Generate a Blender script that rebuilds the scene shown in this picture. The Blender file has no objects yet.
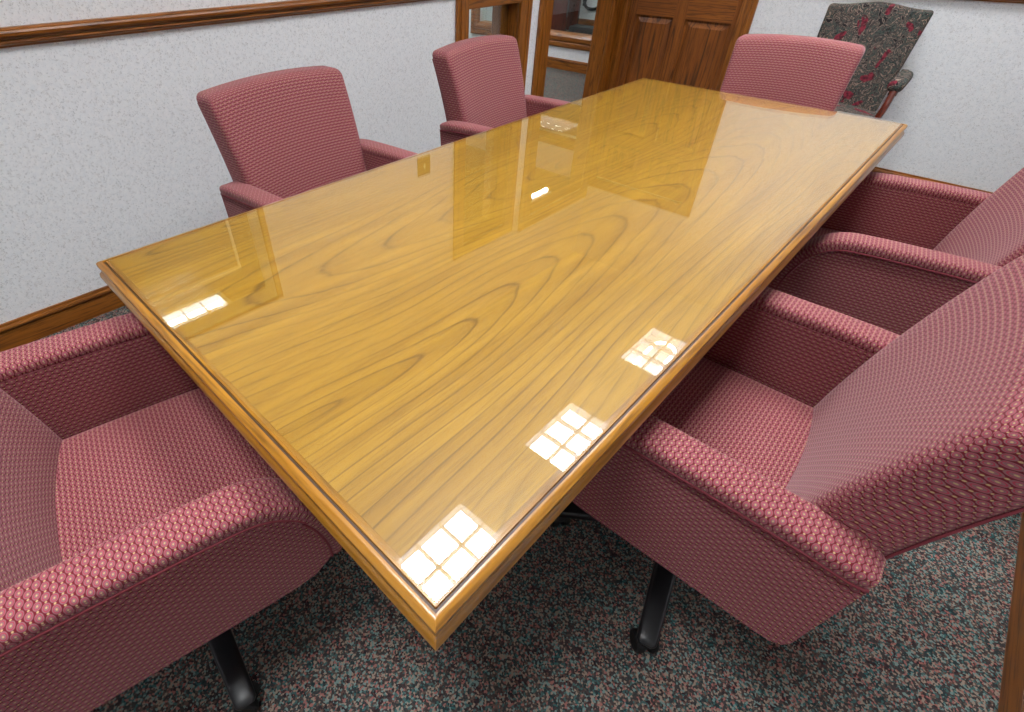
import bpy, bmesh, math, random
from mathutils import Vector, Matrix, noise

random.seed(7)
scn = bpy.context.scene
COL = scn.collection

# ------------------------------------------------------------------ camera, world, exposure
cam_data = bpy.data.cameras.new('camera')
cam = bpy.data.objects.new('camera', cam_data)
COL.objects.link(cam)
scn.camera = cam
cam_data.sensor_width = 36.0
cam_data.sensor_fit = 'HORIZONTAL'
cam_data.lens = 511.556 * 36.0 / 1024.0
cam_data.shift_x = (512 - 444.498) / 1024.0
cam_data.shift_y = -(356 - 333.595) / 1024.0
cam_data.clip_start = 0.02
CAMZ = 1.33
cam.matrix_world = Matrix(((0.70976196, -0.43892368, 0.55098454, 0.0),
                           (0.70444159, 0.44223870, -0.55514591, 0.0),
                           (0.0, 0.78215787, 0.62308030, CAMZ),
                           (0, 0, 0, 1)))
world = bpy.data.worlds.new('world')
scn.world = world
world.use_nodes = True
world.node_tree.nodes['Background'].inputs[0].default_value = (0.9, 0.95, 1.0, 1)
world.node_tree.nodes['Background'].inputs[1].default_value = 0.25
scn.view_settings.view_transform = 'Standard'
scn.view_settings.look = 'None'
scn.view_settings.gamma = 1.0
scn.view_settings.use_curve_mapping = False
scn.view_settings.exposure = 0.0
LAMP = 22.0          # strength of the tubes in the ceiling fixtures
SPOT = 28.0          # watts leaving each fixture's parabolic louvre
PANEL = 3.0         # strength of the diffuser behind them
try:
    scn.cycles.max_bounces = 10
    scn.cycles.transparent_max_bounces = 16
    scn.cycles.caustics_reflective = False
    scn.cycles.caustics_refractive = False
    scn.cycles.use_denoising = True
    scn.cycles.sample_clamp_indirect = 6.0
except Exception:
    pass

# ------------------------------------------------------------------ room numbers (metres)
XL, XR = -2.351, 0.615         # left and right walls
YF, YN = 4.286, -1.35          # far and near walls
ZC = 2.85                      # ceiling
WT = 0.125                      # wall thickness
HY = 5.741                     # hallway wall beyond the left wall openings
RAIL0, RAIL1 = 1.020, 1.076

# ------------------------------------------------------------------ material helpers
def lin(r, g, b):
    def f(c):
        c /= 255.0
        return c / 12.92 if c <= 0.04045 else ((c + 0.055) / 1.055) ** 2.4
    return (f(r), f(g), f(b), 1.0)

class NT:
    def __init__(s, name):
        s.m = bpy.data.materials.new(name)
        s.m.use_nodes = True
        s.t = s.m.node_tree
        s.bsdf = s.t.nodes['Principled BSDF']
        s.out = s.t.nodes['Material Output']
    def n(s, kind, **kw):
        nd = s.t.nodes.new(kind)
        for k, v in kw.items():
            setattr(nd, k, v)
        return nd
    def l(s, a, b):
        s.t.links.new(a, b)
    def val(s, sock, v):
        if isinstance(v, (int, float, tuple, list)):
            sock.default_value = v
        else:
            s.l(v, sock)
    def math(s, op, a, b=0.0, c=None):
        nd = s.n('ShaderNodeMath', operation=op)
        s.val(nd.inputs[0], a); s.val(nd.inputs[1], b)
        if c is not None: s.val(nd.inputs[2], c)
        return nd.outputs[0]
    def mix(s, fac, a, b):
        nd = s.n('ShaderNodeMix', data_type='RGBA')
        s.val(nd.inputs[0], fac); s.val(nd.inputs[6], a); s.val(nd.inputs[7], b)
        return nd.outputs[2]
    def ramp(s, fac, stops, interp='LINEAR'):
        nd = s.n('ShaderNodeValToRGB')
        cr = nd.color_ramp
        cr.interpolation = interp
        while len(cr.elements) < len(stops): cr.elements.new(0.5)
        while len(cr.elements) > len(stops): cr.elements.remove(cr.elements[-1])
        for e, (p, c) in zip(cr.elements, stops):
            e.position = p
            e.color = c if len(c) == 4 else (*c, 1)
        s.val(nd.inputs[0], fac)
        return nd.outputs[0]
    def coord(s, kind='Object', scale=(1, 1, 1), rot=(0, 0, 0), loc=(0, 0, 0)):
        tc = s.n('ShaderNodeTexCoord')
        mp = s.n('ShaderNodeMapping')
        mp.inputs['Location'].default_value = loc
        mp.inputs['Rotation'].default_value = rot
        mp.inputs['Scale'].default_value = scale
        s.l(tc.outputs[kind], mp.inputs[0])
        return mp.outputs[0]
    def noise(s, vec, scale, detail=3.0, rough=0.55, dist=0.0):
        nd = s.n('ShaderNodeTexNoise')
        s.l(vec, nd.inputs['Vector'])
        nd.inputs['Scale'].default_value = scale
        nd.inputs['Detail'].default_value = detail
        nd.inputs['Roughness'].default_value = rough
        nd.inputs['Distortion'].default_value = dist
        return nd.outputs[0]
    def bump(s, h, strength=0.3, dist=0.002):
        nd = s.n('ShaderNodeBump')
        nd.inputs['Strength'].default_value = strength
        nd.inputs['Distance'].default_value = dist
        s.val(nd.inputs['Height'], h)
        s.l(nd.outputs[0], s.bsdf.inputs['Normal'])
    def base(s, c, rough=0.6, spec=0.5):
        s.val(s.bsdf.inputs['Base Color'], c)
        s.val(s.bsdf.inputs['Roughness'], rough)
        s.bsdf.inputs['Specular IOR Level'].default_value = spec

def plain(name, c, rough=0.5, spec=0.5, metal=0.0):
    t = NT(name); t.base(c, rough, spec); t.bsdf.inputs['Metallic'].default_value = metal
    return t.m

def wood(name, axis, dark, mid, light, rough=0.35, grain=1.0, coat=0.0, cath=0.5):
    """open pored oak, grain running along the given axis of the object"""
    t = NT(name)
    sc = [1.0, 1.0, 1.0]; sc[axis] = 0.06
    v = t.coord('Object', scale=tuple(sc))
    big = t.noise(v, 9.0 * grain, 2.0, 0.5, 0.3)
    ringv = t.math('FRACT', t.math('MULTIPLY', big, 9.0))
    ring = t.math('ABSOLUTE', t.math('SUBTRACT', ringv, 0.5))
    fine = t.noise(v, 160.0 * grain, 3.0, 0.6)
    med = t.noise(v, 45.0 * grain, 3.0, 0.6)
    base = t.ramp(med, [(0.3, mid), (0.72, light)])
    l1 = t.ramp(ring, [(0.0, (1, 1, 1)), (0.13, (0, 0, 0))])
    l2 = t.ramp(fine, [(0.52, (0, 0, 0)), (0.66, (1, 1, 1))])
    c = t.mix(t.math('MULTIPLY', l1, 0.75 * cath + 0.2), base, dark)
    c = t.mix(t.math('MULTIPLY', l2, 0.55), c, dark)
    t.base(c, rough)
    t.bsdf.inputs['Coat Weight'].default_value = coat
    t.bsdf.inputs['Coat Roughness'].default_value = 0.15
    t.bump(l2, -0.15, 0.0008)
    return t.m

OAK_D, OAK_M, OAK_L = lin(58, 26, 6), lin(128, 72, 18), lin(164, 100, 34)
oak = [wood('oak_grain_%s' % 'xyz'[a], a, OAK_D, OAK_M, OAK_L, 0.32) for a in range(3)]
DO_D, DO_M, DO_L = lin(62, 28, 6), lin(122, 66, 18), lin(158, 92, 30)
door_oak = [wood('door_oak_%s' % 'xyz'[a], a, DO_D, DO_M, DO_L, 0.5, 0.8, 0, 0.9) for a in range(3)]
edge_wood = [wood('table_edge_wood_%s' % 'xyz'[a], a, lin(84, 48, 8), lin(146, 96, 20), lin(168, 118, 34), 0.3, 0.8, 0.3, 0.3) for a in range(3)]
mahogany = wood('polished_mahogany', 2, lin(36, 9, 4), lin(72, 22, 8), lin(98, 34, 14), 0.18, 1.0, 0.5, 0.2)

def veneer_material():
    t = NT('golden_table_veneer')
    v = t.coord('Object', scale=(1.35, 0.17, 1.0), rot=(0, 0, math.radians(3)))
    warp = t.n('ShaderNodeTexNoise'); t.l(v, warp.inputs['Vector'])
    warp.inputs['Scale'].default_value = 2.1; warp.inputs['Detail'].default_value = 1.6
    warp.inputs['Roughness'].default_value = 0.4; warp.inputs['Distortion'].default_value = 0.25
    # plain-sawn leaves, book matched: nested arches running along the table
    sp = t.n('ShaderNodeSeparateXYZ'); tc = t.n('ShaderNodeTexCoord'); t.l(tc.outputs['Object'], sp.inputs[0])
    low = t.noise(t.coord('Object', scale=(1.0, 0.45, 1.0)), 2.2, 1.0, 0.4)
    xs = t.math('ADD', sp.outputs[0], t.math('MULTIPLY', low, 0.22))
    u = t.math('PINGPONG', t.math('ADD', xs, 2.03), 0.165)
    leaf = t.math('FLOOR', t.math('DIVIDE', t.math('ADD', xs, 2.03 - 0.165), 0.33))
    yo = t.math('ADD', t.math('ADD', sp.outputs[1], 0.45), t.math('MULTIPLY', t.math('SINE', t.math('MULTIPLY', leaf, 2.3)), 0.75))
    yo = t.math('MULTIPLY', yo, 0.115)
    h = t.math('MULTIPLY', t.math('SQRT', t.math('ADD', t.math('MULTIPLY', u, u), t.math('MULTIPLY', yo, yo))), 58.0)
    h = t.math('ADD', h, t.math('MULTIPLY', warp.outputs[0], 7.0))
    vf = t.coord('Object', scale=(1.0, 0.05, 1.0), rot=(0, 0, math.radians(2)))
    fine = t.noise(vf, 240.0, 3.0, 0.6)
    med = t.noise(vf, 34.0, 3.0, 0.6)
    h = t.math('ADD', h, t.math('MULTIPLY', med, 0.45))
    fr = t.math('FRACT', h)
    saw = t.ramp(fr, [(0.0, (0.35, 0.35, 0.35)), (0.05, (0, 0, 0)), (0.6, (0.04, 0.04, 0.04)), (0.86, (0.20, 0.20, 0.20)), (0.95, (1, 1, 1)), (1.0, (0.35, 0.35, 0.35))])
    pores = t.ramp(fine, [(0.50, (0, 0, 0)), (0.66, (1, 1, 1))])
    base = t.ramp(med, [(0.3, lin(150, 106, 22)), (0.7, lin(176, 130, 36))])
    brk = t.ramp(t.noise(vf, 22.0, 2.0), [(0.34, (0.35, 0.35, 0.35)), (0.58, (1, 1, 1))])
    c = t.mix(t.math('MULTIPLY', t.math('MULTIPLY', saw, 0.80), brk), base, lin(82, 46, 10))
    c = t.mix(t.math('MULTIPLY', pores, 0.26), c, lin(88, 54, 18))
    t.base(c, 0.4)
    return t.m
veneer = veneer_material()

def fabric_material(name, bg, ringc, ovalc, dotc, px=0.0165, py=0.0190, sheen=0.22):
    t = NT(name)
    uv = t.n('ShaderNodeUVMap'); uv.uv_map = 'UVMap'
    sp = t.n('ShaderNodeSeparateXYZ'); t.l(uv.outputs[0], sp.inputs[0])
    U = t.math('DIVIDE', sp.outputs[0], px); V = t.math('DIVIDE', sp.outputs[1], py)
    def lattice(ou, ov, rx, ry):
        a = t.math('SUBTRACT', t.math('FRACT', t.math('ADD', U, ou)), 0.5)
        b = t.math('SUBTRACT', t.math('FRACT', t.math('ADD', V, ov)), 0.5)
        a = t.math('DIVIDE', a, rx); b = t.math('DIVIDE', b, ry)
        return t.math('SQRT', t.math('ADD', t.math('MULTIPLY', a, a), t.math('MULTIPLY', b, b)))
    d = t.math('MINIMUM', lattice(100.0, 100.0, 0.46, 0.30), lattice(100.5, 100.5, 0.46, 0.30))
    e = t.math('MINIMUM', lattice(100.5, 100.0, 0.11, 0.10), lattice(100.0, 100.5, 0.11, 0.10))
    c = t.ramp(d, [(0.0, dotc), (0.15, dotc), (0.25, ovalc), (0.48, ovalc), (0.56, ringc), (0.66, ringc), (0.72, ovalc), (0.84, ovalc), (0.93, bg), (1.0, bg)])
    c = t.mix(t.ramp(e, [(0.5, (1, 1, 1)), (1.0, (0, 0, 0))]), c, dotc)
    vo = t.coord('Object')
    wv = t.noise(vo, 900.0, 2.0, 0.6)
    c2 = t.mix(t.ramp(wv, [(0.35, (0.2, 0.2, 0.2)), (0.6, (0, 0, 0))]), c, bg)
    t.base(c2, 0.85, 0.25)
    t.bsdf.inputs['Sheen Weight'].default_value = sheen
    t.bsdf.inputs['Sheen Roughness'].default_value = 0.45
    t.bsdf.inputs['Sheen Tint'].default_value = (1.0, 0.75, 0.78, 1)
    t.bump(t.ramp(d, [(0.55, (1, 1, 1)), (0.95, (0, 0, 0))]), 0.25, 0.0008)
    return t.m
FAB = fabric_material('woven_rose_fabric', lin(98, 10, 28), lin(156, 50, 72), lin(128, 88, 92), lin(178, 152, 108))
fab_plain = plain('rose_piping', lin(118, 52, 60), 0.85, 0.2)

def floral_material():
    t = NT('floral_tapestry')
    v = t.coord('Object')
    w = t.n('ShaderNodeTexNoise'); t.l(v, w.inputs['Vector']); w.inputs['Scale'].default_value = 22.0
    w.inputs['Detail'].default_value = 3.0; w.inputs['Distortion'].default_value = 1.6
    c = t.ramp(w.outputs[0], [(0.0, lin(20, 19, 21)), (0.36, lin(36, 33, 34)), (0.40, lin(130, 116, 106)), (0.44, lin(22, 20, 24)), (0.48, lin(84, 80, 76)),
                              (0.51, lin(60, 74, 68)), (0.54, lin(24, 22, 26)), (0.58, lin(150, 130, 116)), (0.61, lin(30, 27, 30)), (0.68, lin(96, 86, 80)), (1.0, lin(24, 22, 24))])
    w2 = t.noise(v, 11.0, 1.5, 0.5, 0.6)
    rm = t.ramp(w2, [(0.60, (0, 0, 0)), (0.625, (0.9, 0.9, 0.9))])
    w3 = t.noise(v, 60.0, 2.0, 0.5)
    red = t.ramp(w3, [(0.4, lin(74, 14, 30)), (0.6, lin(130, 36, 54))])
    c = t.mix(rm, c, red)
    t.base(c, 0.85, 0.2)
    return t.m
floral = floral_material()

def carpet_material():
    t = NT('speckled_loop_carpet')
    v = t.coord('Object')
    vo = t.n('ShaderNodeTexVoronoi'); t.l(v, vo.inputs['Vector']); vo.inputs['Scale'].default_value = 240.0
    sp = t.n('ShaderNodeSeparateColor'); t.l(vo.outputs['Color'], sp.inputs[0])
    c = t.ramp(sp.outputs[0], [(0.0, lin(26, 28, 34)), (0.18, lin(96, 72, 64)), (0.30, lin(160, 140, 124)), (0.44, lin(52, 98, 98)),
                               (0.56, lin(60, 40, 44)), (0.66, lin(164, 100, 94)), (0.75, lin(118, 146, 142)), (0.86, lin(40, 36, 40))], 'CONSTANT')
    big = t.ramp(t.noise(v, 26.0, 3.0, 0.6), [(0.38, lin(80, 60, 60)), (0.5, lin(112, 106, 100)), (0.62, lin(62, 96, 96))])
    c = t.mix(0.26, c, big)
    t.base(c, 0.95, 0.1)
    t.bump(vo.outputs['Distance'], -0.6, 0.003)
    return t.m
carpet = carpet_material()

def wallpaper_material():
    t = NT('speckled_wallpaper')
    v = t.coord('Object')
    n1 = t.noise(v, 120.0, 3.0, 0.65, 0.9)
    vein = t.math('ABSOLUTE', t.math('SUBTRACT', n1, 0.5))
    m1 = t.ramp(vein, [(0.0, (1, 1, 1)), (0.035, (0, 0, 0))])
    sel = t.ramp(t.noise(v, 75.0, 2.0, 0.6), [(0.50, (0, 0, 0)), (0.62, (1, 1, 1))])
    base = t.ramp(t.noise(v, 60.0, 4.0, 0.7), [(0.35, lin(232, 235, 238)), (0.65, lin(242, 243, 244))])
    c = t.mix(t.math('MULTIPLY', t.math('MULTIPLY', m1, sel), 0.6), base, lin(150, 142, 134))
    m2 = t.ramp(t.noise(v, 150.0, 2.0, 0.6), [(0.60, (0, 0, 0)), (0.66, (1, 1, 1))])
    c = t.mix(t.math('MULTIPLY', m2, 0.4), c, lin(168, 170, 174))
    t.base(c, 0.7, 0.3)
    return t.m
wallpaper = wallpaper_material()

def glass_material(name, tint=(1, 1, 1, 1)):
    t = NT(name)
    t.t.nodes.remove(t.bsdf)
    fr = t.n('ShaderNodeFresnel')
    geo = t.n('ShaderNodeNewGeometry')
    t.l(t.math('SUBTRACT', 1.5, t.math('MULTIPLY', geo.outputs['Backfacing'], 1.5 - 1 / 1.5)), fr.inputs[0])   # same reflectance on both faces of the sheet
    tr = t.n('ShaderNodeBsdfTransparent'); tr.inputs[0].default_value = tint
    gl = t.n('ShaderNodeBsdfGlossy'); gl.inputs['Roughness'].default_value = 0.0
    gl.inputs['Color'].default_value = (1, 1, 1, 1)
    mx = t.n('ShaderNodeMixShader')
    t.l(fr.outputs[0], mx.inputs[0]); t.l(tr.outputs[0], mx.inputs[1]); t.l(gl.outputs[0], mx.inputs[2])
    t.l(mx.outputs[0], t.out.inputs[0])
    return t.m
glass = glass_material('clear_glass', (0.97, 0.985, 0.975, 1))
pane_glass = glass_material('window_glass', (0.93, 0.97, 0.95, 1))

def emit(name, c, s):
    t = NT(name)
    t.t.nodes.remove(t.bsdf)
    e = t.n('ShaderNodeEmission'); e.inputs[0].default_value = c; e.inputs[1].default_value = s
    t.l(e.outputs[0], t.out.inputs[0])
    return t.m
tube_mat = emit('lit_tube', (0.97, 0.98, 1.0, 1), LAMP)
diffuser_mat = emit('hall_tube', (1, 0.98, 0.95, 1), 45.0)
reflector = plain('white_enamel', (0.88, 0.9, 0.92, 1), 0.35)
glow = emit('lit_troffer_diffuser', (0.95, 0.97, 1.0, 1), PANEL)
louver_mat = plain('silver_louver', (0.66, 0.69, 0.72, 1), 0.35, 0.5, 0.3)
hall_face = emit('lit_hall_diffuser', (1.0, 0.97, 0.94, 1), 16.0)
black_plastic = plain('black_plastic', lin(24, 24, 27), 0.38, 0.5)
black_rubber = plain('black_rubber', lin(16, 16, 17), 0.6, 0.4)
chrome = plain('chrome', (0.7, 0.7, 0.72, 1), 0.15, 0.5, 1.0)
brass = plain('aged_brass', lin(150, 118, 62), 0.3, 0.5, 1.0)
groove_dark = plain('dark_groove', lin(54, 30, 10), 0.5)
glass_edge = plain('pale_green_glass_edge', lin(150, 160, 130), 0.2)
ceil_mat = NT('ceiling_tile')
_v = ceil_mat.coord('Object')
ceil_mat.base(ceil_mat.ramp(ceil_mat.noise(_v, 120.0, 3.0, 0.7), [(0.35, lin(226, 225, 221)), (0.6, lin(240, 240, 237))]), 0.9, 0.1)
ceil_mat = ceil_mat.m
grid_mat = plain('white_ceiling_grid', lin(225, 225, 222), 0.5)
dark_ceil = plain('hall_ceiling_brown', lin(96, 70, 44), 0.8)
pale_line = plain('pale_sash_bead', lin(232, 226, 206), 0.4)
panel_brown = plain('brown_panelling', lin(92, 58, 24), 0.6)
red_plastic = plain('red_plastic', lin(190, 50, 50), 0.4)

# ------------------------------------------------------------------ mesh helpers
def box_uv(bm, scale=1.0):
    uv = bm.loops.layers.uv.get('UVMap') or bm.loops.layers.uv.new('UVMap')
    for f in bm.faces:
        n = f.normal
        ax = max(range(3), key=lambda i: abs(n[i]))
        for lp in f.loops:
            c = lp.vert.co
            if ax == 0: lp[uv].uv = (c.y * scale, c.z * scale)
            elif ax == 1: lp[uv].uv = (c.x * scale, c.z * scale)
            else: lp[uv].uv = (c.x * scale, c.y * scale)

def link(name, bm, mat, parent=None, smooth=True, loc=None, uv=False):
    bm.normal_update()
    if uv: box_uv(bm)
    me = bpy.data.meshes.new(name)
    bm.to_mesh(me); bm.free()
    mats = mat if isinstance(mat, (list, tuple)) else [mat]
    for m in mats: me.materials.append(m)
    if smooth:
        for p in me.polygons: p.use_smooth = True
        try: me.set_sharp_from_angle(angle=math.radians(38))
        except Exception: pass
    o = bpy.data.objects.new(name, me)
    COL.objects.link(o)
    if parent is not None: o.parent = parent
    if loc is not None: o.location = loc
    return o

def thing(name, label, cat, loc=(0, 0, 0), rz=0.0, group=None):
    o = bpy.data.objects.new(name, None)
    o.empty_display_size = 0.1
    COL.objects.link(o)
    o.location = loc; o.rotation_euler = (0, 0, rz)
    o['label'] = label; o['category'] = cat
    if group: o['group'] = group
    return o

def structure(o, label=None, cat=None):
    o['kind'] = 'structure'
    if label: o['label'] = label
    if cat: o['category'] = cat
    return o

def add_box(bm, x0, x1, y0, y1, z0, z1, mi=0):
    vs = [bm.verts.new((x, y, z)) for x in (x0, x1) for y in (y0, y1) for z in (z0, z1)]
    for q in ((0, 1, 3, 2), (4, 6, 7, 5), (0, 4, 5, 1), (2, 3, 7, 6), (0, 2, 6, 4), (1, 5, 7, 3)):
        f = bm.faces.new([vs[i] for i in q]); f.material_index = mi
    return vs

def add_bbox(bm, x0, x1, y0, y1, z0, z1, r=0.004, seg=2):
    b = bmesh.new()
    add_box(b, min(x0, x1), max(x0, x1), min(y0, y1), max(y0, y1), min(z0, z1), max(z0, z1))
    bmesh.ops.recalc_face_normals(b, faces=b.faces)
    bmesh.ops.bevel(b, geom=list(b.edges), offset=r, segments=seg, profile=0.5, affect='EDGES')
    me = bpy.data.meshes.new('t'); b.to_mesh(me); b.free()
    bm.from_mesh(me); bpy.data.meshes.remove(me)

def rbox(w, d, h, r, n=(8, 8, 8), deform=None, rs=4):
    """rounded cushion, centred; points kept even so it can be bent"""
    def coords(half, r, n):
        a = [-half + r * (1 - math.cos(math.pi / 2 * i / rs)) for i in range(rs)]
        m = [-half + r + (2 * half - 2 * r) * i / n for i in range(n + 1)]
        return a + m + [-t for t in reversed(a)]
    hs = (w / 2, d / 2, h / 2)
    cs = [coords(hs[i], r, n[i]) for i in range(3)]
    bm = bmesh.new()
    uv = bm.loops.layers.uv.new('UVMap')
    cache = {}
    def vert(p):
        k = tuple(round(c, 6) for c in p)
        if k not in cache:
            q = Vector(p)
            inner = Vector([max(-hs[i] + r, min(hs[i] - r, q[i])) for i in range(3)])
            dv = q - inner
            if dv.length > 1e-9:
                q = inner + dv.normalized() * r
            cache[k] = bm.verts.new(q)
        return cache[k]
    for ax in range(3):
        u, v = [(1, 2), (0, 2), (0, 1)][ax]
        for sgn in (-1, 1):
            for i in range(len(cs[u]) - 1):
                for j in range(len(cs[v]) - 1):
                    pts = []
                    for (a, b) in ((i, j), (i + 1, j), (i + 1, j + 1), (i, j + 1)):
                        p = [0, 0, 0]; p[ax] = sgn * hs[ax]; p[u] = cs[u][a]; p[v] = cs[v][b]
                        pts.append(tuple(p))
                    try:
                        f = bm.faces.new([vert(p) for p in pts])
                        for lp, p in zip(f.loops, pts):
                            lp[uv].uv = (p[u] + 2, p[v] + 2)
                    except ValueError:
                        pass
    bmesh.ops.recalc_face_normals(bm, faces=bm.faces)
    if deform:
        for vtx in bm.verts:
            vtx.co = Vector(deform(vtx.co.copy()))
    bmesh.ops.recalc_face_normals(bm, faces=bm.faces)
    return bm

def catmull(pts, sub=6):
    P = [Vector(p) for p in pts]
    out = []
    for i in range(len(P) - 1):
        p0 = P[max(i - 1, 0)]; p1 = P[i]; p2 = P[i + 1]; p3 = P[min(i + 2, len(P) - 1)]
        for k in range(sub):
            t = k / sub
            out.append(0.5 * ((2 * p1) + (-p0 + p2) * t + (2 * p0 - 5 * p1 + 4 * p2 - p3) * t * t + (-p0 + 3 * p1 - 3 * p2 + p3) * t ** 3))
    out.append(P[-1])
    return out

def add_sweep(bm, path, section, side=Vector((1, 0, 0)), scale=None, cap=True, uvl=None):
    """section: list of (side, up) offsets; side axis fixed"""
    rings = []; dist = 0
    n = len(path)
    D = []
    for i, p in enumerate(path):
        if i: dist += (p - path[i - 1]).length
        D.append(dist)
        tdir = (path[min(i + 1, n - 1)] - path[max(i - 1, 0)]).normalized()
        sd = (side - tdir * side.dot(tdir)).normalized()
        up = sd.cross(tdir)
        s = scale(i / (n - 1)) if scale else (1, 1)
        rings.append([bm.verts.new(p + sd * a * s[0] + up * b * s[1]) for a, b in section])
    m = len(section)
    per = [0]
    for j in range(m):
        a, b = section[j], section[(j + 1) % m]
        per.append(per[-1] + math.hypot(a[0] - b[0], a[1] - b[1]))
    for i in range(n - 1):
        for j in range(m):
            k = (j + 1) % m
            f = bm.faces.new((rings[i][j], rings[i][k], rings[i + 1][k], rings[i + 1][j]))
            if uvl:
                for lp, uvv in zip(f.loops, ((per[j], D[i]), (per[j + 1], D[i]), (per[j + 1], D[i + 1]), (per[j], D[i + 1]))):
                    lp[uvl].uv = (uvv[0] + 3, uvv[1] + 3)
    if cap:
        bm.faces.new(rings[0]); bm.faces.new(list(reversed(rings[-1])))

def add_tube(bm, pts, r, seg=8, cap=True):
    path = [Vector(p) for p in pts]
    n = len(path)
    ref = Vector((0, 0, 1))
    t0 = (path[1] - path[0]).normalized()
    if abs(t0.dot(ref)) > 0.9: ref = Vector((1, 0, 0))
    rings = []
    for i, p in enumerate(path):
        td = (path[min(i + 1, n - 1)] - path[max(i - 1, 0)]).normalized()
        s = (ref - td * ref.dot(td)).normalized(); u = td.cross(s); ref = s
        rr = r(i / (n - 1)) if callable(r) else r
        rings.append([bm.verts.new(p + (s * math.cos(a) + u * math.sin(a)) * rr) for a in [2 * math.pi * k / seg for k in range(seg)]])
    for i in range(n - 1):
        for j in range(seg):
            k = (j + 1) % seg
            bm.faces.new((rings[i][j], rings[i][k], rings[i + 1][k], rings[i + 1][j]))
    if cap:
        bm.faces.new(list(reversed(rings[0]))); bm.faces.new(rings[-1])

def add_lathe(bm, prof, seg=24, at=(0, 0, 0), axis='z'):
    rings = []
    for r, z in prof:
        ring = []
        for k in range(seg):
            a = 2 * math.pi * k / seg
            if axis == 'z': c = (r * math.cos(a), r * math.sin(a), z)
            else: c = (z, r * math.cos(a), r * math.sin(a))
            ring.append(bm.verts.new((c[0] + at[0], c[1] + at[1], c[2] + at[2])))
        rings.append(ring)
    for i in range(len(rings) - 1):
        for j in range(seg):
            k = (j + 1) % seg
            bm.faces.new((rings[i][j], rings[i][k], rings[i + 1][k], rings[i + 1][j]))
    bm.faces.new(list(reversed(rings[0]))); bm.faces.new(rings[-1])

def fix(bm):
    bmesh.ops.recalc_face_normals(bm, faces=bm.faces)
    return bm

def add_profile_run(bm, prof, a, b, along, flip=1):
    """extrude a 2D profile (out, up) from a to b; `along` 'x' or 'y'; out = away from wall in direction flip"""
    r0, r1 = [], []
    for o, z in prof:
        if along == 'y':
            r0.append(bm.verts.new((flip[0] + flip[1] * o, a, z))); r1.append(bm.verts.new((flip[0] + flip[1] * o, b, z)))
        else:
            r0.append(bm.verts.new((a, flip[0] + flip[1] * o, z))); r1.append(bm.verts.new((b, flip[0] + flip[1] * o, z)))
    m = len(prof)
    for j in range(m):
        k = (j + 1) % m
        bm.faces.new((r0[j], r0[k], r1[k], r1[j]))
    bm.faces.new(r0); bm.faces.new(list(reversed(r1)))

# ------------------------------------------------------------------ room shell
bm = bmesh.new(); add_box(bm, XL - 0.1, XR + 0.2, YN - 0.2, YF + 0.2, -0.06, 0.0)
structure(link('floor', fix(bm), carpet, smooth=False))
bm = bmesh.new(); add_box(bm, XL - WT, XR + 0.2, YN - 0.2, YF + 0.2, ZC + 0.10, ZC + 0.14)
structure(link('ceiling', fix(bm), ceil_mat, smooth=False))

def wall_with_holes(name, along, p0, p1, a0, a1, z0, z1, holes, mat):
    """boxes around rectangular holes (s0,s1,z0,z1), cut on a grid"""
    ss = sorted({a0, a1, *[h[0] for h in holes], *[h[1] for h in holes]})
    zs = sorted({z0, z1, *[h[2] for h in holes], *[h[3] for h in holes]})
    bm = bmesh.new()
    for i in range(len(ss) - 1):
        for j in range(len(zs) - 1):
            cs, cz = (ss[i] + ss[i + 1]) / 2, (zs[j] + zs[j + 1]) / 2
            if any(h[0] < cs < h[1] and h[2] < cz < h[3] for h in holes): continue
            if along == 'y': add_box(bm, p0, p1, ss[i], ss[i + 1], zs[j], zs[j + 1])
            else: add_box(bm, ss[i], ss[i + 1], p0, p1, zs[j], zs[j + 1])
    bmesh.ops.remove_doubles(bm, verts=bm.verts, dist=1e-5)
    return structure(link(name, fix(bm), mat, smooth=False))

AD = 0.20                              # depth of the side light's own box frame
A0, A1, AT = 2.545, 3.042, 2.10        # side light opening
B0, B1, BT = 3.377, 4.190, 2.14        # doorway opening
W0, W1, WB, WTOP = 0.02, 1.030, 1.30, 1.83     # interior window near the camera
wall_with_holes('wall_left', 'y', XL - WT, XL, YN - 0.2, YF + 0.2, 0, ZC + 0.04,
                [(A0, A1, 0, AT), (B0, B1, 0, BT), (W0, W1, WB, WTOP)], wallpaper)
D0, D1, DT = -2.27, -1.43, 2.03
wall_with_holes('wall_far', 'x', YF, YF + 0.14, XL, XR + 0.2, 0, ZC + 0.04, [(D0, D1, 0, DT)], wallpaper)
wall_with_holes('wall_right', 'y', XR, XR + 0.14, YN - 0.2, YF, 0, ZC + 0.04, [], wallpaper)
wall_with_holes('wall_near', 'x', YN - 0.14, YN, XL, XR, 0, ZC + 0.04, [], wallpaper)

# baseboards
BP = [(0, 0), (0.016, 0), (0.016, 0.076), (0.009, 0.079), (0.008, 0.085), (0.019, 0.088), (0.022, 0.094), (0.019, 0.101), (0.010, 0.103), (0.009, 0.112), (0, 0.112)]
def baseboard(name, along, a, b, w, d, mat):
    bm = bmesh.new(); add_profile_run(bm, BP, a, b, along, (w, d))
    return structure(link(name, fix(bm), mat, smooth=False))
baseboard('baseboard_left', 'y', YN, 2.454, XL, 1, oak[1])
baseboard('baseboard_left', 'y', 3.151, 3.249, XL, 1, oak[1])
baseboard('baseboard_far', 'x', -1.343, XR, YF, -1, oak[0])
baseboard('baseboard_right', 'y', YN, YF, XR, -1, oak[1])
baseboard('baseboard_near', 'x', XL, XR, YN, 1, oak[0])
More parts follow.
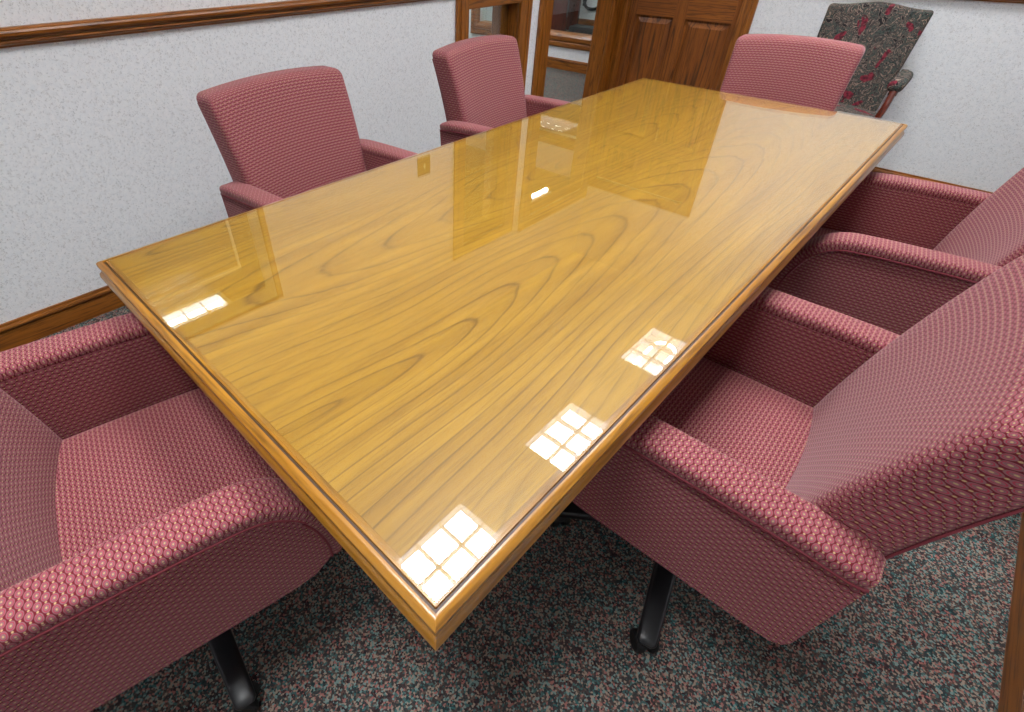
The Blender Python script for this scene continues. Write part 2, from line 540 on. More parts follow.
# chair rail
RP = [(0, 0), (0.010, 0), (0.014, 0.006), (0.022, 0.010), (0.026, 0.015), (0.022, 0.020), (0.010, 0.021), (0.010, 0.027), (0.026, 0.028), (0.036, 0.034), (0.038, 0.042), (0.035, 0.048), (0.028, 0.0485), (0.028, 0.051), (0.024, 0.056), (0, 0.056)]
def rail(name, along, a, b, w, d, mat):
    bm = bmesh.new(); add_profile_run(bm, [(o, z + RAIL0) for o, z in RP], a, b, along, (w, d))
    return structure(link(name, fix(bm), mat, smooth=False))
rail('trim_left', 'y', YN, 2.454, XL, 1, oak[1])
rail('trim_left', 'y', 3.151, 3.249, XL, 1, oak[1])
rail('trim_far', 'x', -1.343, XR, YF, -1, oak[0])
rail('trim_right', 'y', YN, YF, XR, -1, oak[1])

def casing_board(bm, x0, x1, y0, y1, z0, z1):
    add_bbox(bm, x0, x1, y0, y1, z0, z1, 0.004, 1)

# side light A : casing, jambs, mid rail, panes
fr = bmesh.new()
cx0, cx1 = XL, XL + 0.022
casing_board(fr, cx0, cx1, 2.454, A0 + 0.007, 0, AT + 0.09)
casing_board(fr, cx0, cx1 + 0.006, 2.480, 2.492, 0, AT + 0.06)
casing_board(fr, cx0, cx1, A1 - 0.009, 3.151, 0, AT + 0.09)
casing_board(fr, cx0, cx1 + 0.006, A1 + 0.060, A1 + 0.072, 0, AT + 0.06)
A_root = structure(link('window_1', fix(fr), oak[2], smooth=False), 'tall oak framed side light beside the doorway', 'window')
fr = bmesh.new()
casing_board(fr, cx0, cx1, A0, A1, AT, AT + 0.09)
casing_board(fr, XL - WT, cx1 - 0.004, A0, A1, 0.955, 1.05)
link('window_rail', fix(fr), oak[1], A_root, smooth=False)
fr = bmesh.new()
casing_board(fr, XL - AD, XL, A0 - 0.002, A0 + 0.012, 0, AT)
casing_board(fr, XL - AD, XL, A1 - 0.014, A1 + 0.002, 0, AT)
casing_board(fr, XL - AD, XL - WT * 0.6, A1 - 0.030, A1 - 0.012, 0, AT)
casing_board(fr, XL - AD, XL, A0, A1, AT - 0.014, AT)
link('window_jamb', fix(fr), oak[2], A_root, smooth=False)
for z0, z1 in ((0.02, 0.953), (1.052, AT - 0.016)):
    g = bmesh.new(); add_box(g, XL - WT * 0.5 - 0.003, XL - WT * 0.5 + 0.003, A0 + 0.013, A1 - 0.031, z0, z1)
    link('window_pane', fix(g), pane_glass, A_root, smooth=False)

# doorway B : casing and jambs
fr = bmesh.new()
for (a, b) in ((3.249, B0 + 0.007), (B1 - 0.009, YF)):
    casing_board(fr, cx0, cx1, a, b, 0, BT + 0.10)
casing_board(fr, cx0, cx1 + 0.006, 3.285, 3.30, 0, BT + 0.06)
casing_board(fr, XL - WT, XL, B0 - 0.004, B0 + 0.012, 0, BT)
casing_board(fr, XL - WT, XL, B1 - 0.014, B1 + 0.004, 0, BT)
casing_board(fr, XL - WT * 0.7, XL - WT * 0.5, B0 + 0.01, B0 + 0.03, 0, BT)
B_root = structure(link('door_1', fix(fr), oak[2], smooth=False), 'open oak cased doorway into the hallway', 'doorway')
fr = bmesh.new()
casing_board(fr, cx0, cx1, B0, B1, BT, BT + 0.10)
casing_board(fr, XL - WT, XL, B0, B1, BT - 0.014, BT)
link('door_head', fix(fr), oak[1], B_root, smooth=False)

# interior window near the camera (only its reflection shows in the photo)
fr = bmesh.new()
for (a, b) in ((W0 - 0.03, W0 + 0.0), (W1, W1 + 0.03)):
    casing_board(fr, cx0, cx1, a, b, WB - 0.03, WTOP + 0.01)
casing_board(fr, cx0, cx1, W0, W1, WTOP, WTOP + 0.01)
casing_board(fr, cx0, cx1, W0, W1, WB - 0.03, WB)
W_root = structure(link('window_2', fix(fr), oak[1], smooth=False), 'oak cased interior window over the chair rail', 'window')
g = bmesh.new(); add_box(g, XL - 0.103, XL - 0.097, W0, W1, WB, WTOP)
link('window_pane', fix(g), pane_glass, W_root, smooth=False)
g = bmesh.new()
s = 0.012
add_box(g, XL - 0.095, XL - 0.085, 0.90, 0.90 + s, WB, 1.62)
add_box(g, XL - 0.095, XL - 0.085, W0, 0.90 + s, 1.62, 1.62 + s)
link('window_bead', fix(g), pale_line, W_root, smooth=False)

# far door (closed, panelled) with casing
dr = bmesh.new()
y0, y1 = YF + 0.012, YF + 0.052
ST = 0.105
rows = [(0.0, 0.20), (0.80, 0.935), (1.60, 1.72), (1.92, DT)]
for z0, z1 in rows:
    add_bbox(dr, D0 + 0.07, D1 - 0.045, y0, y1, z0, z1, 0.003, 1)
door = structure(link('door_2', fix(dr), door_oak[0], smooth=False), 'closed oak panelled door in the far wall', 'door')
dr = bmesh.new()
xm = (-1.897 - 1.803) / 2
for x0, x1 in ((D0 + 0.001, -2.213 + 0.02), (-1.897, -1.803), (-1.478, D1 - 0.001)):
    add_bbox(dr, x0, x1, y0 - 0.0005, y1, 0.0, DT - 0.004, 0.003, 1)
link('door_stile', fix(dr), door_oak[2], door, smooth=False)
for (x0, x1) in ((-2.193, -1.897), (-1.803, -1.478)):
    for (z0, z1) in ((0.20, 0.80), (0.935, 1.60), (1.72, 1.92)):
        p = bmesh.new()
        m = 0.045
        v = [p.verts.new(c) for c in ((x0, y0 + 0.016, z0), (x1, y0 + 0.016, z0), (x1, y0 + 0.016, z1), (x0, y0 + 0.016, z1))]
        v1 = [p.verts.new(c) for c in ((x0 + 0.014, y0 + 0.018, z0 + 0.014), (x1 - 0.014, y0 + 0.018, z0 + 0.014), (x1 - 0.014, y0 + 0.018, z1 - 0.014), (x0 + 0.014, y0 + 0.018, z1 - 0.014))]
        v2 = [p.verts.new(c) for c in ((x0 + m, y0 + 0.004, z0 + m), (x1 - m, y0 + 0.004, z0 + m), (x1 - m, y0 + 0.004, z1 - m), (x0 + m, y0 + 0.004, z1 - m))]
        for a, b in ((v, v1), (v1, v2)):
            for i in range(4):
                k = (i + 1) % 4
                p.faces.new((a[i], a[k], b[k], b[i]))
        p.faces.new(v2)
        add_box(p, x0, x1, y0 + 0.019, y1, z0, z1)
        link('door_panel', fix(p), door_oak[2], door, smooth=False)
fr = bmesh.new()
casing_board(fr, XL + 0.010, D0 + 0.008, YF - 0.022, YF, 0, DT + 0.09)
casing_board(fr, D1 - 0.008, -1.343, YF - 0.022, YF, 0, DT + 0.09)
casing_board(fr, D1 + 0.050, D1 + 0.064, YF - 0.028, YF, 0, DT + 0.06)
add_box(fr, D0 - 0.001, D0 + 0.010, YF - 0.002, YF + 0.013, 0, DT)
add_box(fr, D1 - 0.010, D1 + 0.001, YF - 0.002, YF + 0.013, 0, DT)
link('door_casing', fix(fr), oak[2], door, smooth=False)
fr = bmesh.new(); casing_board(fr, D0, D1, YF - 0.022, YF, DT, DT + 0.09)
link('door_head', fix(fr), oak[0], door, smooth=False)

# ------------------------------------------------------------------ hallway and the office past it
HX0, HX1 = -6.6, XL - WT
HYE = 9.6
bm = bmesh.new(); add_box(bm, HX0, XL - 0.1, -1.0, HYE, -0.06, 0.0)
structure(link('floor', fix(bm), carpet, smooth=False))
bm = bmesh.new(); add_box(bm, HX0, HX1, -1.0, HYE, 2.76, 2.80)
structure(link('ceiling', fix(bm), dark_ceil, smooth=False))
HW0, HW1, HWB, HWT = -5.07, -3.05, 0.36, 2.28
wall_with_holes('wall_hall', 'x', HY, HY + 0.12, HX0, HX1 + 0.15, 0, 2.76, [(HW0, HW1, HWB, HWT)], wallpaper)
wall_with_holes('wall_hall_left', 'y', HX0 - 0.1, HX0, -1.0, HYE, 0, 2.76, [], wallpaper)
wall_with_holes('wall_hall_near', 'x', -1.1, -1.0, HX0, HX1, 0, 2.76, [], panel_brown)
wall_with_holes('wall_office_back', 'x', 8.75, 8.85, HX0, HX1 + 0.15, 0, 2.76, [], wallpaper)
wall_with_holes('wall_office_right', 'y', HX1 + 0.05, HX1 + 0.15, YF + 0.2, 8.75, 0, 2.76, [], wallpaper)
baseboard('baseboard_hall', 'x', HX0, HX1, HY, -1, oak[0])
baseboard('baseboard_office', 'x', HX0, HX1, 8.75, -1, oak[0])
# hallway window frame (moulded, mitred)
fr = bmesh.new()
def moulded(bm, x0, x1, z0, z1, w=0.13):
    """picture-frame moulding around the opening x0..x1, z0..z1 on the hall face"""
    prof = [(w, 0.0), (w, 0.018), (w * 0.88, 0.03), (w * 0.62, 0.03), (w * 0.52, 0.018), (w * 0.42, 0.036), (w * 0.15, 0.042), (0.0, 0.03), (-0.012, 0.0)]
    ring = []
    for o, d in prof:
        ring.append([bm.verts.new((x, HY - d, z)) for x, z in ((x0 - o, z0 - o), (x1 + o, z0 - o), (x1 + o, z1 + o), (x0 - o, z1 + o))])
    for i in range(len(prof) - 1):
        for j in range(4):
            k2 = (j + 1) % 4
            bm.faces.new((ring[i][j], ring[i][k2], ring[i + 1][k2], ring[i + 1][j]))
moulded(fr, HW0, HW1, HWB, HWT)
hw = structure(link('window_3', fix(fr), oak[0], smooth=False), 'low oak framed office window in the hallway', 'window')
g = bmesh.new(); add_box(g, HW0 + 0.001, HW1 - 0.001, HY + 0.057, HY + 0.063, HWB + 0.001, HWT - 0.001)
link('window_pane', fix(g), pane_glass, hw, smooth=False)
g = bmesh.new()
add_box(g, HW0, HW1, HY, HY + 0.12, HWB, HWB + 0.012)
link('window_sill', fix(g), oak[0], hw, smooth=False)

# office: reddish desk end, black base, hanging cord, red bottle
bm = bmesh.new()
add_bbox(bm, -5.52, -5.22, 7.95, 8.0, 0, 1.30, 0.004, 1)
t = thing('bookcase', 'reddish brown wooden cabinet end panel seen past the hallway window', 'cabinet')
link('end_panel', fix(bm), mahogany, t, smooth=False)
bm = bmesh.new(); add_bbox(bm, -5.53, -5.21, 8.0, 8.35, 1.28, 1.32, 0.004, 1); add_box(bm, -5.51, -5.23, 8.3, 8.34, 0, 1.28)
link('cabinet_top', fix(bm), mahogany, t, smooth=False)
t = thing('computer_case', 'black box on the carpet of the office past the doorway', 'computer case', (-4.78, 7.75, 0), 0.1)
bm = bmesh.new(); add_bbox(bm, -0.16, 0.30, -0.12, 0.12, 0.0, 0.16, 0.012, 2)
link('case', fix(bm), black_plastic, t)
bm = bmesh.new()
for i in range(5): add_box(bm, -0.10 + i * 0.07, -0.06 + i * 0.07, -0.124, -0.119, 0.04, 0.12)
link('vent', fix(bm), black_rubber, t, smooth=False)
bm = bmesh.new()
add_tube(bm, catmull([(-5.42, 8.735, 0.30), (-5.36, 8.73, 0.50), (-5.42, 8.73, 0.40), (-5.36, 8.73, 0.28), (-5.20, 8.73, 0.27), (-5.12, 8.73, 0.36), (-5.16, 8.735, 0.60), (-5.2, 8.74, 0.9)], 6), 0.022, 8)
o = link('power_cord', fix(bm), black_rubber)
o['label'] = 'black cord looped against the office wall seen through the doorway'; o['category'] = 'cord'
bm = bmesh.new(); add_lathe(bm, [(0.03, 0), (0.036, 0.02), (0.036, 0.11), (0.014, 0.14), (0.012, 0.18), (0.018, 0.18), (0.018, 0.20)], 16)
o = link('bottle', fix(bm), red_plastic, loc=(-5.62, 7.75, 0))
o['label'] = 'small red bottle beside the reddish cabinet past the window'; o['category'] = 'bottle'

# ------------------------------------------------------------------ ceiling grid and light fixtures
LX, LS = -0.625, 0.51          # two by four foot louvred troffers, lengthened across the room for more light
LHX = 0.525
LYS = [-0.30, 1.03, 2.17, 3.385]  # first of these is added out of view to raise the brightness
# ceiling tile field with holes for the fixtures
def tile_field():
    holes = [(LX - LHX - 0.025, LX + LHX + 0.025, y - 0.29, y + 0.29) for y in LYS]
    ss = sorted({XL, XR, LX - LHX - 0.025, LX + LHX + 0.025}); ys = sorted({YN, YF, *[h[2] for h in holes], *[h[3] for h in holes]})
    b = bmesh.new()
    for i in range(len(ss) - 1):
        for j in range(len(ys) - 1):
            cx, cy = (ss[i] + ss[i + 1]) / 2, (ys[j] + ys[j + 1]) / 2
            if any(h[0] < cx < h[1] and h[2] < cy < h[3] for h in holes): continue
            add_box(b, ss[i], ss[i + 1], ys[j], ys[j + 1], ZC, ZC + 0.02)
    bmesh.ops.remove_doubles(b, verts=b.verts, dist=1e-5)
    return fix(b)
structure(link('ceiling', tile_field(), ceil_mat, smooth=False))

def make_fixture(x, y, z, label, group=None, hx=LHX, hy=0.265, nx=6, ny=3, power=1.0, face=None):
    t = thing('ceiling_light', label, 'ceiling light', (x, y, z), 0, group)
    b = bmesh.new()
    w = 0.035
    for (x0, x1, y0, y1) in ((-hx - w, -hx, -hy - w, hy + w), (hx, hx + w, -hy - w, hy + w), (-hx, hx, -hy - w, -hy), (-hx, hx, hy, hy + w)):
        add_box(b, x0, x1, y0, y1, -0.004, 0.0)
    for (x0, x1, y0, y1) in ((-hx - 0.004, -hx, -hy, hy), (hx, hx + 0.004, -hy, hy), (-hx, hx, -hy - 0.004, -hy), (-hx, hx, hy, hy + 0.004)):
        add_box(b, x0, x1, y0, y1, 0.0, 0.07)
    link('frame', fix(b), reflector, t, smooth=False)
    b = bmesh.new()
    add_box(b, -hx, hx, -hy, hy, 0.068, 0.072)
    link('diffuser', fix(b), face or glow, t, smooth=False)
    b = bmesh.new()
    for i in range(1, nx):
        p = -hx + i * 2 * hx / nx
        add_box(b, p - 0.0045, p + 0.0045, -hy, hy, 0.002, 0.040)
    for i in range(1, ny):
        p = -hy + i * 2 * hy / ny
        add_box(b, -hx, hx, p - 0.0045, p + 0.0045, 0.002, 0.040)
    link('louver', fix(b), louver_mat, t, smooth=False)
    ld = bpy.data.lights.new('louvre_light', 'AREA'); ld.shape = 'RECTANGLE'
    ld.size = 2 * hx - 0.01; ld.size_y = 2 * hy - 0.01; ld.energy = SPOT * power * hx * hy / (LHX * 0.265); ld.spread = math.radians(108)
    ld.color = (0.96, 0.98, 1.0)
    if power != 1.0: ld.spread = math.radians(175)
    lo = bpy.data.objects.new('louvre_light', ld); COL.objects.link(lo); lo.parent = t; lo.location = (0, 0, 0.0665)
    for k in range(nx // 2):
        b = bmesh.new()
        r = hx / nx * 0.98
        px = -hx + (2 * k + 1) * 2 * hx / nx
        pts = [(px - r, -hy + 0.03, 0.052), (px - r, hy - 0.13, 0.052)]
        for i in range(1, 9):
            a = math.pi - math.pi * i / 8
            pts.append((px + r * math.cos(a), hy - 0.13 + r * math.sin(a), 0.052))
        pts.append((px + r, -hy + 0.03, 0.052))
        add_tube(b, pts, 0.0125, 10)
        link('tube_lamp', fix(b), tube_mat, t)
    return t
names = ['louvred ceiling light over the near wall end of the room', 'louvred ceiling light reflected in the near corner of the table',
         'louvred ceiling light reflected at the middle of the table edge', 'louvred ceiling light reflected farthest along the table edge']
for y, nm in zip(LYS, names):
    make_fixture(LX, y, ZC - 0.0, nm, 'row of ceiling lights above the table')
make_fixture(-3.72, 0.98, 2.686, 'louvred ceiling light in the hallway seen through the interior window', None, 0.255, 0.24, 3, 3, 0.8, hall_face)
make_fixture(-4.3, 2.35, 2.686, 'louvred ceiling light over the hallway before the doorway', None, power=2.4)  # added lamp, no known fixture here; brightens the hallway
make_fixture(-4.6, 6.45, 2.686, 'louvred ceiling light over the office behind the hallway window', None, power=2.0)  # put in unseen to light the office
make_fixture(-4.95, 4.3, 2.686, 'louvred ceiling light over the hallway carpet seen through the doorway', None, power=2.4)  # extra lamp added so the hall carpet gets enough light
def strip_light(x, y, z, label, L=1.1):
    t = thing('strip_light', label, 'ceiling light', (x, y, z))
    b = bmesh.new(); add_bbox(b, -0.05, 0.05, -L / 2, L / 2, 0.0, 0.05, 0.006, 1); link('housing', fix(b), reflector, t, smooth=False)
    b = bmesh.new(); add_tube(b, [(0, -L / 2 + 0.03, -0.02), (0, L / 2 - 0.03, -0.02)], 0.019, 10); link('tube_lamp', fix(b), diffuser_mat, t)
    b = bmesh.new()
    for s2 in (-1, 1):
        b = bmesh.new(); add_box(b, -0.02, 0.02, s2 * (L / 2 - 0.03) - 0.012, s2 * (L / 2 - 0.03) + 0.012, -0.04, 0.0)
        link('socket', fix(b), reflector, t, smooth=False)
strip_light(-3.30, 4.82, 2.71, 'bare strip light on the hallway ceiling near the doorway', 0.6)
strip_light(-5.95, 7.2, 2.71, 'bare strip light on the office ceiling past the hallway', 1.2)  # added lamp, only there to lift the office brightness

# wall plate reflected in the table
t = thing('light_switch', 'brass light switch plate on the left wall above the chair rail', 'light switch', (XL, 2.18, 1.39))
b = bmesh.new(); add_bbox(b, 0, 0.006, -0.055, 0.055, -0.06, 0.06, 0.002, 1); link('plate', fix(b), brass, t, smooth=False)
b = bmesh.new(); add_bbox(b, 0.005, 0.014, -0.006, 0.006, -0.012, 0.012, 0.002, 1); link('toggle', fix(b), pale_line, t, smooth=False)

# ------------------------------------------------------------------ conference table
TX0, TX1, TY0, TY1, TZ = -1.224, -0.160, 0.148, 2.592, 0.76
table = thing('conference_table', 'long golden oak veneer conference table with a glass sheet on top', 'table', ((TX0 + TX1) / 2, (TY0 + TY1) / 2, 0))
hx, hy = (TX1 - TX0) / 2, (TY1 - TY0) / 2
# moulded edge: (inset from outer line, z)
EP = [(0.060, TZ - 0.052), (0.012, TZ - 0.052), (0.005, TZ - 0.049), (0.0, TZ - 0.041), (0.001, TZ - 0.032), (0.006, TZ - 0.025), (0.011, TZ - 0.0225), (0.011, TZ - 0.0195),
      (0.007, TZ - 0.018), (0.003, TZ - 0.013), (0.003, TZ - 0.006), (0.007, TZ - 0.0015), (0.012, TZ), (0.0150, TZ), (0.0156, TZ - 0.003), (0.0190, TZ - 0.003), (0.0197, TZ), (0.030, TZ), (0.060, TZ)]
for side in range(4):
    b = bmesh.new()
    cs = [(-1, -1), (1, -1), (1, 1), (-1, 1)]
    c0, c1 = cs[side], cs[(side + 1) % 4]
    r0 = [b.verts.new((c0[0] * (hx - o), c0[1] * (hy - o), z)) for o, z in EP]
    r1 = [b.verts.new((c1[0] * (hx - o), c1[1] * (hy - o), z)) for o, z in EP]
    for i in range(len(EP) - 1):
        f = b.faces.new((r0[i], r1[i], r1[i + 1], r0[i + 1]))
        if i in (6, 14): f.material_index = 1
    link('edge_moulding', fix(b), [edge_wood[0 if side in (0, 2) else 1], groove_dark], table)
b = bmesh.new(); add_box(b, -hx + 0.03, hx - 0.03, -hy + 0.03, hy - 0.03, TZ - 0.03, TZ + 0.0004)
link('tabletop', fix(b), veneer, table, smooth=False)
b = bmesh.new()
gi = 0.022
add_box(b, -hx + gi, hx - gi, -hy + gi, hy - gi, TZ + 0.001, TZ + 0.007)
bm2 = fix(b)
for f in bm2.faces:
    if abs(f.normal.z) < 0.5: f.material_index = 1
link('glass_sheet', bm2, [glass, glass], table, smooth=False)
b = bmesh.new(); add_box(b, -hx + 0.32, hx - 0.32, -hy + 0.45, hy - 0.45, TZ - 0.11, TZ - 0.03)
link('apron', fix(b), oak[1], table, smooth=False)
for s in (-1, 1):
    b = bmesh.new()
    add_bbox(b, -0.20, 0.20, s * 0.72 - 0.06, s * 0.72 + 0.06, 0.05, TZ - 0.11, 0.006, 2)
    add_bbox(b, -0.24, 0.24, s * 0.72 - 0.09, s * 0.72 + 0.09, 0.0, 0.06, 0.008, 2)
    link('pedestal', fix(b), oak[2], table, smooth=False)

# ------------------------------------------------------------------ conference chair
ARM_PATH = [(-0.268, 0.630), (-0.20, 0.640), (-0.10, 0.643), (0.0, 0.643), (0.09, 0.642), (0.165, 0.634), (0.215, 0.600), (0.248, 0.548), (0.268, 0.480), (0.272, 0.425)]
def rrect(w, h, r, seg=4):
    out = []
    for cx, cy, a0 in ((w / 2 - r, h / 2 - r, 0), (-w / 2 + r, h / 2 - r, 90), (-w / 2 + r, -h / 2 + r, 180), (w / 2 - r, -h / 2 + r, 270)):
        for i in range(seg + 1):
            a = math.radians(a0 + 90 * i / seg)
            out.append((cx + r * math.cos(a), cy + r * math.sin(a)))
    return out

def make_chair(label):
    t = thing('conference_chair', label, 'chair', group='rose conference chairs around the table')
    # seat
    def sdef(p):
        q = p.copy()
        u = (q.y + 0.235) / 0.47
        if p.z > 0: q.z += 0.014 * (1 - (p.x / 0.26) ** 2) * max(0, math.sin(math.pi * min(1, max(0, u))))
        if p.y > 0.10: q.z -= 0.9 * (p.y - 0.10) ** 2 + 0.0
        q.y += 0.045; q.z += 0.395
        return q
    b = rbox(0.508, 0.47, 0.105, 0.035, (10, 12, 3), sdef)
    link('seat', b, FAB, t)
    b = bmesh.new(); add_bbox(b, -0.22, 0.22, -0.17, 0.19, 0.312, 0.352, 0.01, 2)
    link('seat_pan', fix(b), black_plastic, t)
    # back
    def bdef(p):
        q = p.copy()
        v = (p.z + 0.28) / 0.56             # 0 bottom .. 1 top
        v = max(0, min(1, v))
        wf = 0.935 + 0.12 * v
        if p.y > 0: q.y += -0.026 * (1 - (p.x / 0.27) ** 2) + 0.016
        th = 1.12 - 0.26 * v
        q.y = q.y * th
        q.x = p.x * wf
        q.z = p.z + 0.016 * (1 - (p.x / 0.27) ** 2) * v
        rec = -0.180 - 0.052 * v - 0.082 * v * v
        q.y += rec; q.z += 0.630
        if p.y < 0: q.y -= 0.012 * (1 - (p.x / 0.27) ** 2)
        return q
    b = rbox(0.53, 0.105, 0.56, 0.026, (12, 3, 14), bdef)
    bk = link('backrest', b, FAB, t)
    # piping round the front and rear seam of the back
    for s in (-1, 1):
        b = bmesh.new()
        pts = []
        for i in range(15):
            z = -0.25 + 0.50 * i / 14
            q = bdef(Vector((s * 0.2585, -0.047, z)))
            pts.append((q.x, q.y, q.z))
        add_tube(b, pts, 0.0022, 6)
        link('piping', fix(b), fab_plain, bk)
    # arms
    for s in (-1, 1):
        b = bmesh.new()
        top = [Vector((0, y, z)) for y, z in ARM_PATH]
        path = catmull([(0, y, z - 0.020) for y, z in ARM_PATH], 4)
        poly = [(p.y, p.z) for p in path]
        # shift inwards from the pad and close along the bottom
        poly = [(-0.205, 0.366), (-0.228, 0.369), (-0.242, 0.378), (-0.250, 0.396)] + [(y if y < 0.23 else y - 0.012, z) for y, z in poly] + [(0.250, 0.395), (0.225, 0.374), (0.19, 0.367), (0.14, 0.364)]
        x0, x1 = 0.253, 0.319
        va = [b.verts.new((x0, y, z)) for y, z in poly]; vb = [b.verts.new((x1, y, z)) for y, z in poly]
        fa = b.faces.new(va); fb = b.faces.new(list(reversed(vb)))
        n = len(poly)
        for i in range(n):
            k2 = (i + 1) % n
            b.faces.new((va[i], vb[i], vb[k2], va[k2]))
        fix(b)
        if s < 0:
            for v in b.verts: v.co.x *= -1
            fix(b)
        panel = link('arm_panel', b, FAB, t, smooth=False, uv=True)
        b = bmesh.new(); uvl = b.loops.layers.uv.new('UVMap')
        path = catmull([(s * 0.2915, y, z - 0.010) for y, z in ARM_PATH], 6)
        sec = rrect(0.077, 0.036, 0.014)
        def sc(u):
            e = 1.0
            w = 1.0
            if u < 0.09: w = 0.70 + 0.30 * math.sin(u / 0.09 * math.pi / 2)
            if u > 0.75: w = 1.0 - 0.10 * (u - 0.75) / 0.25
            h = 1.0 if u < 0.8 else 1.0 - 0.3 * (u - 0.8) / 0.2
            if u < 0.05: h = 0.7 + 0.3 * math.sin(u / 0.05 * math.pi / 2)
            return (w, h)
        add_sweep(b, path, sec, Vector((1, 0, 0)), sc, True, uvl)
        pad = link('arm_pad', fix(b), FAB, t)
        b = bmesh.new()
        add_tube(b, [(p.x + s * 0.0378 * sc(i / (len(path) - 1))[0], p.y, p.z - 0.012) if i < len(path) * 0.72 else (p.x + s * 0.0378 * sc(i / (len(path) - 1))[0], p.y - 0.011, p.z - 0.002) for i, p in enumerate(path)], 0.0022, 6)
        link('piping', fix(b), fab_plain, pad)
    # mechanism and column
    b = bmesh.new()
    add_bbox(b, -0.09, 0.09, -0.14, 0.10, 0.272, 0.31, 0.008, 2)
    add_tube(b, [(0.07, 0.02, 0.285), (0.20, 0.05, 0.28), (0.225, 0.055, 0.275)], 0.006, 8)
    link('tilt_mechanism', fix(b), black_plastic, t)
    b = bmesh.new()
    add_lathe(b, [(0.034, 0.06), (0.034, 0.075), (0.027, 0.08), (0.025, 0.20), (0.016, 0.205), (0.016, 0.28)], 20)
    link('gas_column', fix(b), black_plastic, t)
    b = bmesh.new(); add_lathe(b, [(0.03, 0.045), (0.05, 0.05), (0.052, 0.095), (0.042, 0.108), (0.03, 0.11)], 24)
    base = link('base_hub', fix(b), black_plastic, t)
    off = math.radians(-22)
    for i in range(5):
        a = off + i * 2 * math.pi / 5
        d = Vector((math.cos(a), math.sin(a), 0)); sd = Vector((-math.sin(a), math.cos(a), 0))
        b = bmesh.new()
        path = catmull([d * 0.03 + Vector((0, 0, 0.083)), d * 0.12 + Vector((0, 0, 0.087)), d * 0.22 + Vector((0, 0, 0.078)), d * 0.30 + Vector((0, 0, 0.066)), d * 0.325 + Vector((0, 0, 0.058))], 4)
        add_sweep(b, path, rrect(0.056, 0.030, 0.010, 3), sd, lambda u: (1.0 - 0.25 * u, 1.05 - 0.2 * u) if u < 0.9 else (0.74 - 2.4 * (u - 0.9), 0.85 - 2 * (u - 0.9)))
        link('base_leg', fix(b), black_plastic, t)
        b = bmesh.new()
        for w in (-1, 1):
            add_lathe(b, [(0.008, w * 0.007), (0.024, w * 0.007), (0.0255, w * 0.010), (0.0255, w * 0.022), (0.022, w * 0.026), (0.008, w * 0.026)], 18, axis='x')
        add_tube(b, [(0, 0, 0.012), (0, 0.012, 0.034)], 0.007, 8)
        add_sweep(b, [Vector((0, 0.020 * math.sin(q), 0.0 + 0.030 * math.cos(q))) for q in [math.radians(v) for v in range(-80, 81, 20)]], rrect(0.034, 0.005, 0.002, 2), Vector((1, 0, 0)))
        fix(b)
        rot = Matrix.Rotation(a + random.uniform(-1.2, 1.2), 4, 'Z')
        for v in b.verts: v.co = rot @ v.co + d * 0.298 + Vector((0, 0, 0.0256))
        link('caster', b, black_rubber, t)
    return t

def copy_tree(o, parent=None):
    c = o.copy(); COL.objects.link(c)
    if parent is not None: c.parent = parent
    for ch in list(o.children): copy_tree(ch, c)
    return c

CH = [  # x, y, heading in degrees (0 faces +y, 90 faces -x), label
    (-0.090, 0.963, 91, 'rose patterned chair at the right side of the table, nearest the camera'),
    (0.005, 2.040, 98, 'rose patterned chair on the right side, behind the nearest one and before the far wall'),
    (-0.860, 0.005, -11, 'rose patterned armchair pushed in at the near end of the table, left foreground'),
    (-1.495, 0.992, -84.5, 'rose patterned chair on the left side of the table before the blank wall'),
    (-1.465, 2.025, -83.5, 'rose patterned chair on the left side of the table beside the doorway'),
    (-0.702, 2.800, 187, 'rose patterned chair at the far end of the table, back toward the floral chair'),
]
proto = make_chair(CH[0][3])
for i, (x, y, hd, lb) in enumerate(CH):
    c = proto if i == 0 else copy_tree(proto)
    c.location = (x, y, 0); c.rotation_euler = (0, 0, math.radians(hd)); c['label'] = lb
    if i == 5: c.scale = (0.95, 1, 1)
    if i == 2:                                   # this chair's swivel base stands turned
        for ch in c.children:
            if ch.name.startswith(('base_leg', 'caster')): ch.rotation_euler.z = math.radians(25)

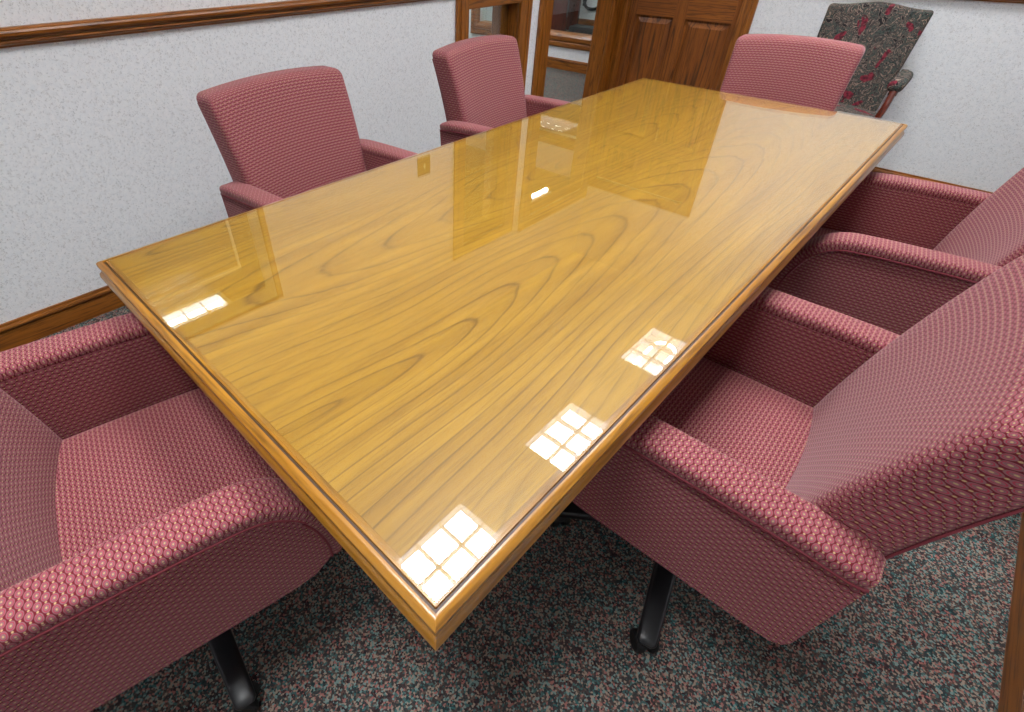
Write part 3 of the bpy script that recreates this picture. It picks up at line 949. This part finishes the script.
# ------------------------------------------------------------------ floral guest chair against the far wall
g = thing('guest_chair', 'dark floral tapestry armchair with polished reddish wood arms by the far wall', 'armchair', (-0.655, 3.88, 0), math.radians(180))
def gb(p):
    q = p.copy()
    v = (p.z + 0.27) / 0.54
    q.x = p.x * (0.90 + 0.12 * v)
    q.z = p.z + 0.022 * math.cos(min(1, abs(p.x) / 0.2) * math.pi / 2) ** 2 * max(0, v)
    q.y += -0.17 - 0.10 * v
    if p.y > 0: q.y += 0.012 * (1 - (p.x / 0.25) ** 2) * math.sin(math.pi * max(0, min(1, v)))
    q.z += 0.705
    return q
link('backrest', rbox(0.49, 0.055, 0.54, 0.018, (12, 2, 12), gb), floral, g)
def gs(p):
    q = p.copy(); q.x *= 1.0 + 0.12 * (p.y + 0.22); q.y += 0.03; q.z += 0.425
    if p.z > 0: q.z += 0.025 * (1 - (p.x / 0.26) ** 2)
    return q
link('seat', rbox(0.50, 0.44, 0.085, 0.03, (10, 10, 2), gs), floral, g)
for s in (-1, 1):
    b = bmesh.new()
    add_sweep(b, catmull([(s * 0.262, -0.185, 0.690), (s * 0.268, -0.10, 0.668), (s * 0.278, 0.02, 0.650), (s * 0.282, 0.06, 0.640), (s * 0.283, 0.085, 0.620)], 5), rrect(0.040, 0.026, 0.01, 3))
    arm = link('arm', fix(b), mahogany, g)
    b = rbox(0.074, 0.20, 0.062, 0.028, (3, 6, 2), lambda p, s=s: Vector((p.x + s * 0.280, p.y - 0.005, p.z + 0.672 - 0.16 * p.y)))
    link('arm_pad', b, floral, arm)
    b = bmesh.new()
    add_sweep(b, catmull([(s * 0.283, 0.075, 0.640), (s * 0.282, 0.105, 0.56), (s * 0.270, 0.125, 0.47), (s * 0.262, 0.15, 0.40)], 5), rrect(0.032, 0.030, 0.008, 3), Vector((1, 0, 0)))
    link('arm_support', fix(b), mahogany, g)
    for yy, dy in ((0.20, 0.03), (-0.19, -0.06)):
        b = bmesh.new()
        add_sweep(b, catmull([(s * 0.240, yy, 0.40), (s * 0.240, yy + dy * 0.3, 0.2), (s * 0.240, yy + dy, 0.0)], 4), rrect(0.042, 0.042, 0.008, 3), Vector((1, 0, 0)), lambda u: (1 - 0.35 * u, 1 - 0.35 * u))
        link('leg', fix(b), mahogany, g)
b = bmesh.new(); add_bbox(b, -0.25, 0.25, 0.19, 0.215, 0.335, 0.385, 0.004, 1)
add_bbox(b, -0.25, 0.25, -0.20, -0.175, 0.335, 0.385, 0.004, 1)
for s in (-1, 1): add_bbox(b, s * 0.228, s * 0.252, -0.19, 0.21, 0.335, 0.385, 0.004, 1)
link('seat_rail', fix(b), mahogany, g)
